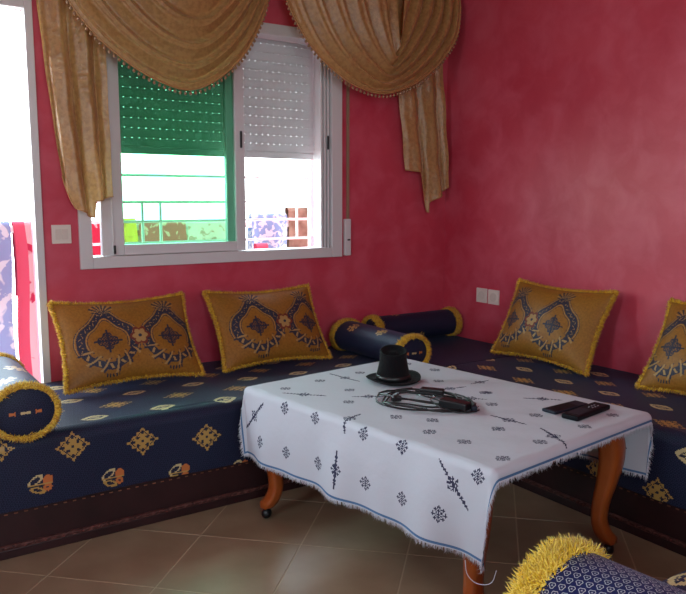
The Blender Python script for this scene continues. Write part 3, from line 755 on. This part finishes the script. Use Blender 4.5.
for sx_, sy_ in ((-1, 1), (-1, -1), (1, -1), (1, 1)):
    b, ft = leg_mb(sx_, sy_)
    lg = part('leg', b, M_wood, tb, True)
    m = MB()
    for k in range(9): pass
    m.lathe([(.004, -.021)]+[(.021*math.cos(a), .021*math.sin(a)) for a in np.linspace(-1.35, 1.35, 9)]+[(.004, .021)], 18, (0, 0, 0))
    m.v = [(ft[0]+x, ft[1]+z*.8, .0215+y) for x, y, z in m.v]
    part('caster', m, M_rub, lg, True)
    part('caster_stem', MB().tube([(ft[0], ft[1], .03), (ft[0], ft[1], .05)], .008, 8), M_metal, lg)

# tablecloth, draped analytically from its flat pattern
CZ = TZ+.004
def drape(X, Y):
    cx = np.clip(X, -hx, hx); cy = np.clip(Y, -hy, hy); ox, oy = X-cx, Y-cy; d = np.hypot(ox, oy)+1e-9
    nx, ny = ox/d, oy/d; rho = .022; a = np.clip(d/rho, 0, PI/2)
    rest = np.clip(d-rho*PI/2, 0, None); corner = np.clip(2*np.abs(nx*ny), 0, 1)
    outw = rho*np.sin(a)+rest*(.04+.10*corner); dn = rho*(1-np.cos(a))+rest*np.sqrt(1-(.04+.10*corner)**2)
    per = (X*1.0*(np.abs(ny))+Y*1.0*np.abs(nx))
    wv = .010*np.sin(per*17+1.3)+.006*np.sin(per*31+.4)
    outw = outw+wv*np.clip(rest/.2, 0, 1.3)
    x = cx+nx*outw; y = cy+ny*outw
    z = CZ-dn+.0012*np.sin(X*31+Y*9)*np.sin(Y*23)*(d < .001)+.0008*(d < .001)
    return np.stack([x, y, z], -1)
X0, X1, Y0, Y1 = -.672, .640, -.615, .610
GS = .0036
nu, nv = int((X1-X0)/GS), int((Y1-Y0)/GS)
XX, YY = np.meshgrid(np.linspace(X0, X1, nu+1), np.linspace(Y0, Y1, nv+1), indexing='ij')
xm = (XX[:-1, :-1]+XX[1:, 1:])/2; ym = (YY[:-1, :-1]+YY[1:, 1:])/2
mi = np.zeros(xm.shape, int)
BM = ["......#......", ".....###.....", "...#.#.#.#...", "..###.#.###..", "...#.###.#...", ".#..#.#.#..#.", "####.###.####"]
BM = BM+BM[-2::-1]; BMA = np.array([[c == '#' for c in r] for r in BM])
def stitch(cx, cy, rot=0, s=.0037):
    dx, dy = xm-cx, ym-cy
    c_, s_ = math.cos(rot), math.sin(rot); a = (dx*c_+dy*s_)/s+6.5; b_ = (-dx*s_+dy*c_)/s+6.5
    ok = (a >= 0) & (a < 13) & (b_ >= 0) & (b_ < 13)
    ia, ib = np.clip(a.astype(int), 0, 12), np.clip(b_.astype(int), 0, 12)
    mi[ok & BMA[ia, ib]] = 1
def vine(x0, y0, x1, y1):
    L = math.hypot(x1-x0, y1-y0); tx, ty = (x1-x0)/L, (y1-y0)/L
    a = (xm-x0)*tx+(ym-y0)*ty; b_ = -(xm-x0)*ty+(ym-y0)*tx
    on = (a > 0) & (a < L)
    tooth = .0022+.0038*(((a/.0125) % 1) > .5)*np.clip(np.minimum(a, L-a)/.02, .2, 1)
    mi[on & (np.abs(b_) < tooth)] = 1
    stitch((x0+x1)/2, (y0+y1)/2, math.atan2(ty, tx))
SP = [(-.316, .457), (-.146, .464), (.063, .464), (-.151, .285), (-.263, .162), (.203, .163), (-.438, .32), (-.436, .15), (-.431, -.088), (-.43, -.255), (-.301, -.253), (-.593, .457), (-.595, .305), (-.589, .136), (-.587, -.1), (-.587, -.259), (-.582, -.413), (-.44, -.537), (-.293, -.381), (-.12, -.37), (.088, -.183), (.193, -.069), (.271, -.359), (.092, -.359), (-.127, -.525), (-.322, -.54), (.285, -.52), (.104, -.528), (.189, .30), (.201, -.072), (-.132, -.067), (-.201, -.175), (-.266, -.075),
      (.33, .46), (.33, .30), (.06, .30), (.56, .30), (.56, .1), (.56, -.1), (.56, -.3), (.56, -.48), (.44, .2), (.44, -.02), (.44, -.2)]
for p in SP: stitch(*p, rot=PI/4*0)
for v_ in [(-.041, .529, -.039, .351), (-.365, .412, -.271, .275), (-.452, -.003, -.329, .025), (-.513, .026, -.639, .026), (-.447, .447, -.569, .57), (-.427, -.399, -.544, -.506), (-.02, -.263, -.014, -.4), (.241, -.203, .321, -.307), (-.014, -.448, -.089, -.594), (.253, .047, .363, .046), (.085, .081, .21, .033), (.068, -.035, .129, -.134), (-.205, .209, -.116, .132)]:
    vine(*v_)
bd = np.minimum(np.minimum(xm-X0, X1-xm), np.minimum(ym-Y0, Y1-ym))
mi[(bd > .004) & (bd < .0095)] = 2
cl = link('tablecloth', grid_mesh('tablecloth', drape(XX, YY), [M_cloth, M_emb, M_blue], mi))
cl.location = (TC[0], TC[1], 0); cl.rotation_euler = (0, 0, TA)
tag(cl, 'white cloth with navy cross-stitch motifs draped over the coffee table', 'tablecloth')
# short cotton fringe below the hem
n = 4200; q = rng.uniform(0, 1, n); side = rng.integers(0, 4, n)
fx = np.where(side < 2, X0+(X1-X0)*q, np.where(side == 2, X0, X1)); fy = np.where(side == 0, Y0, np.where(side == 1, Y1, Y0+(Y1-Y0)*q))
ex = np.where(side == 2, -1, np.where(side == 3, 1, 0)); ey = np.where(side == 0, -1, np.where(side == 1, 1, 0))
B = drape(fx, fy); D = drape(fx+ex*.01, fy+ey*.01)-B; D /= np.linalg.norm(D, axis=1, keepdims=True)
link('fringe', strands('fringe', B-D*.002, D*.9+np.array([0, 0, -.55]), .016, .0008, [M_wthread], jitter=.5, spread=.14), cl)
lp = [(-.66, -.45, .212), (-.665, -.455, .19), (-.655, -.475, .172), (-.63, -.50, .17), (-.60, -.52, .18), (-.58, -.54, .20), (-.565, -.56, .225)]
lp = [tuple(x) for x in spline([(-.445, -.52, .245), (-.45, -.53, .215), (-.447, -.55, .198), (-.44, -.575, .196), (-.432, -.60, .21), (-.428, -.61, .245)], 16)]
part('loose_thread', MB().tube(lp, .0012, 5), M_wthread, cl)
topz = CZ+.001

# ------------------------------------------------------------------ things on the table
ht = thing('top_hat', 'small black felt top hat on the white tablecloth', 'hat', (1.732, 2.242, topz), 0)
b = MB().lathe([(.058, .002), (.075, .001), (.098, .004), (.106, .010), (.107, .013), (.100, .0085), (.078, .006), (.060, .008), (.066, .014), (.064, .030), (.057, .060), (.052, .090), (.052, .112), (.053, .119), (.050, .122), (.046, .119), (.043, .108), (.020, .101), (.002, .100)], 44)
b.v = [(x*1.0, y*1.0, z+(.10*x*x+.35*max(0, abs(x)-.07)*1.0 if z < .02 else 0)+(.012*math.sin(math.atan2(y, x)+.6) if z > .09 else 0)) for x, y, z in b.v]
part('crown_and_brim', b, M_felt, ht, True)
b = MB().lathe([(.0655, .010), (.0680, .012), (.0660, .028), (.0635, .029)], 44); part('hat_band', b, M_black, ht, True)

cb = thing('power_cable', 'tangled black power cable with adapter brick on the tablecloth', 'cable', (1.625, 1.935, topz), math.radians(-60))
def loop(cx, cy, rx_, ry_, a0, a1, z0, wob, n=26, rot=0):
    out = []
    for i in range(n):
        t = i/(n-1); a = a0+(a1-a0)*t
        x = rx_*math.cos(a)*(1+wob*math.sin(3*a+1)); y = ry_*math.sin(a)*(1+wob*math.cos(2*a))
        out.append((cx+x*math.cos(rot)-y*math.sin(rot), cy+x*math.sin(rot)+y*math.cos(rot), max(.0035, z0+.006*math.sin(a*2.3+wob*30))))
    return out
for args in ((0, 0, .175, .12, 0, 6.6, .006, .05), (.01, -.005, .150, .135, .8, 7.3, .011, .12), (-.02, .03, .145, .075, 2, 8.2, .015, -.08), (.02, .02, .14, .06, -1, 4.9, .010, .12), (-.03, -.03, .11, .085, 0, 6, .014, .1)):
    part('cable', MB().tube(loop(*args), .0033, 7), M_rub, cb, True)
part('cable', MB().tube([tuple(p) for p in spline([(.04, -.03, .02), (.09, -.07, .012), (.15, -.075, .005), (.19, -.05, .006), (.205, -.02, .006)], 20)], .0028, 7), M_rub, cb, True)
def bx(name, c, sz, rz, m, bev=.005):
    o = part(name, MB().box((-sz[0]/2, -sz[1]/2, 0), (sz[0]/2, sz[1]/2, sz[2]), bev), m, cb); o.location = c; o.rotation_euler = (0, 0, rz); return o
bx('adapter_brick', (.125, -.030, .004), (.105, .045, .028), -.25, M_rub)
bx('adapter_brick', (.0, .095, .006), (.085, .036, .024), .1, M_rub)
bx('cable_tie', (-.085, -.035, .004), (.035, .022, .020), .9, M_rub)
bx('plug', (.19, -.03, .002), (.018, .026, .020), .4, M_phone2, .003)
part('plug_pin', MB().tube([(.193, -.02, .012), (.198, -.004, .012)], .002, 6), M_metal, cb)
part('cable', MB().tube([tuple(p) for p in spline([(-.03, .02, .02), (.0, .0, .026), (.03, .015, .024), (.05, -.01, .03), (.035, -.03, .024)], 16)], .0016, 6), M_metal, cb, True, label='thin grey wire')

ph = thing('mobile_phone', 'dark grey handset lying under the other handset on the tablecloth', 'phone', (1.975, 1.612, topz), math.radians(2), 'handsets on the tablecloth')
part('phone_body', MB().box((-.088, -.028, 0), (.088, .028, .011), .004), M_phone2, ph)
part('screen', MB().box((-.078, -.023, .0105), (.035, .023, .0115), .0004), M_phone, ph)
p2 = thing('mobile_phone', 'black handset with pale keys lying on top of the other handset', 'phone', (1.985, 1.535, topz), math.radians(9), 'handsets on the tablecloth')
part('phone_body', MB().box((-.105, -.030, .0), (.105, .030, .017), .005), M_phone, p2)
part('screen', MB().box((-.085, -.022, .0165), (.0, .022, .0175), .0004), M_phone2, p2)
for i in range(3):
    for j in range(2): part('key', MB().box((.022+i*.017, -.010+j*.013, .0165), (.029+i*.017, -.006+j*.013, .0178)), M_key, p2)
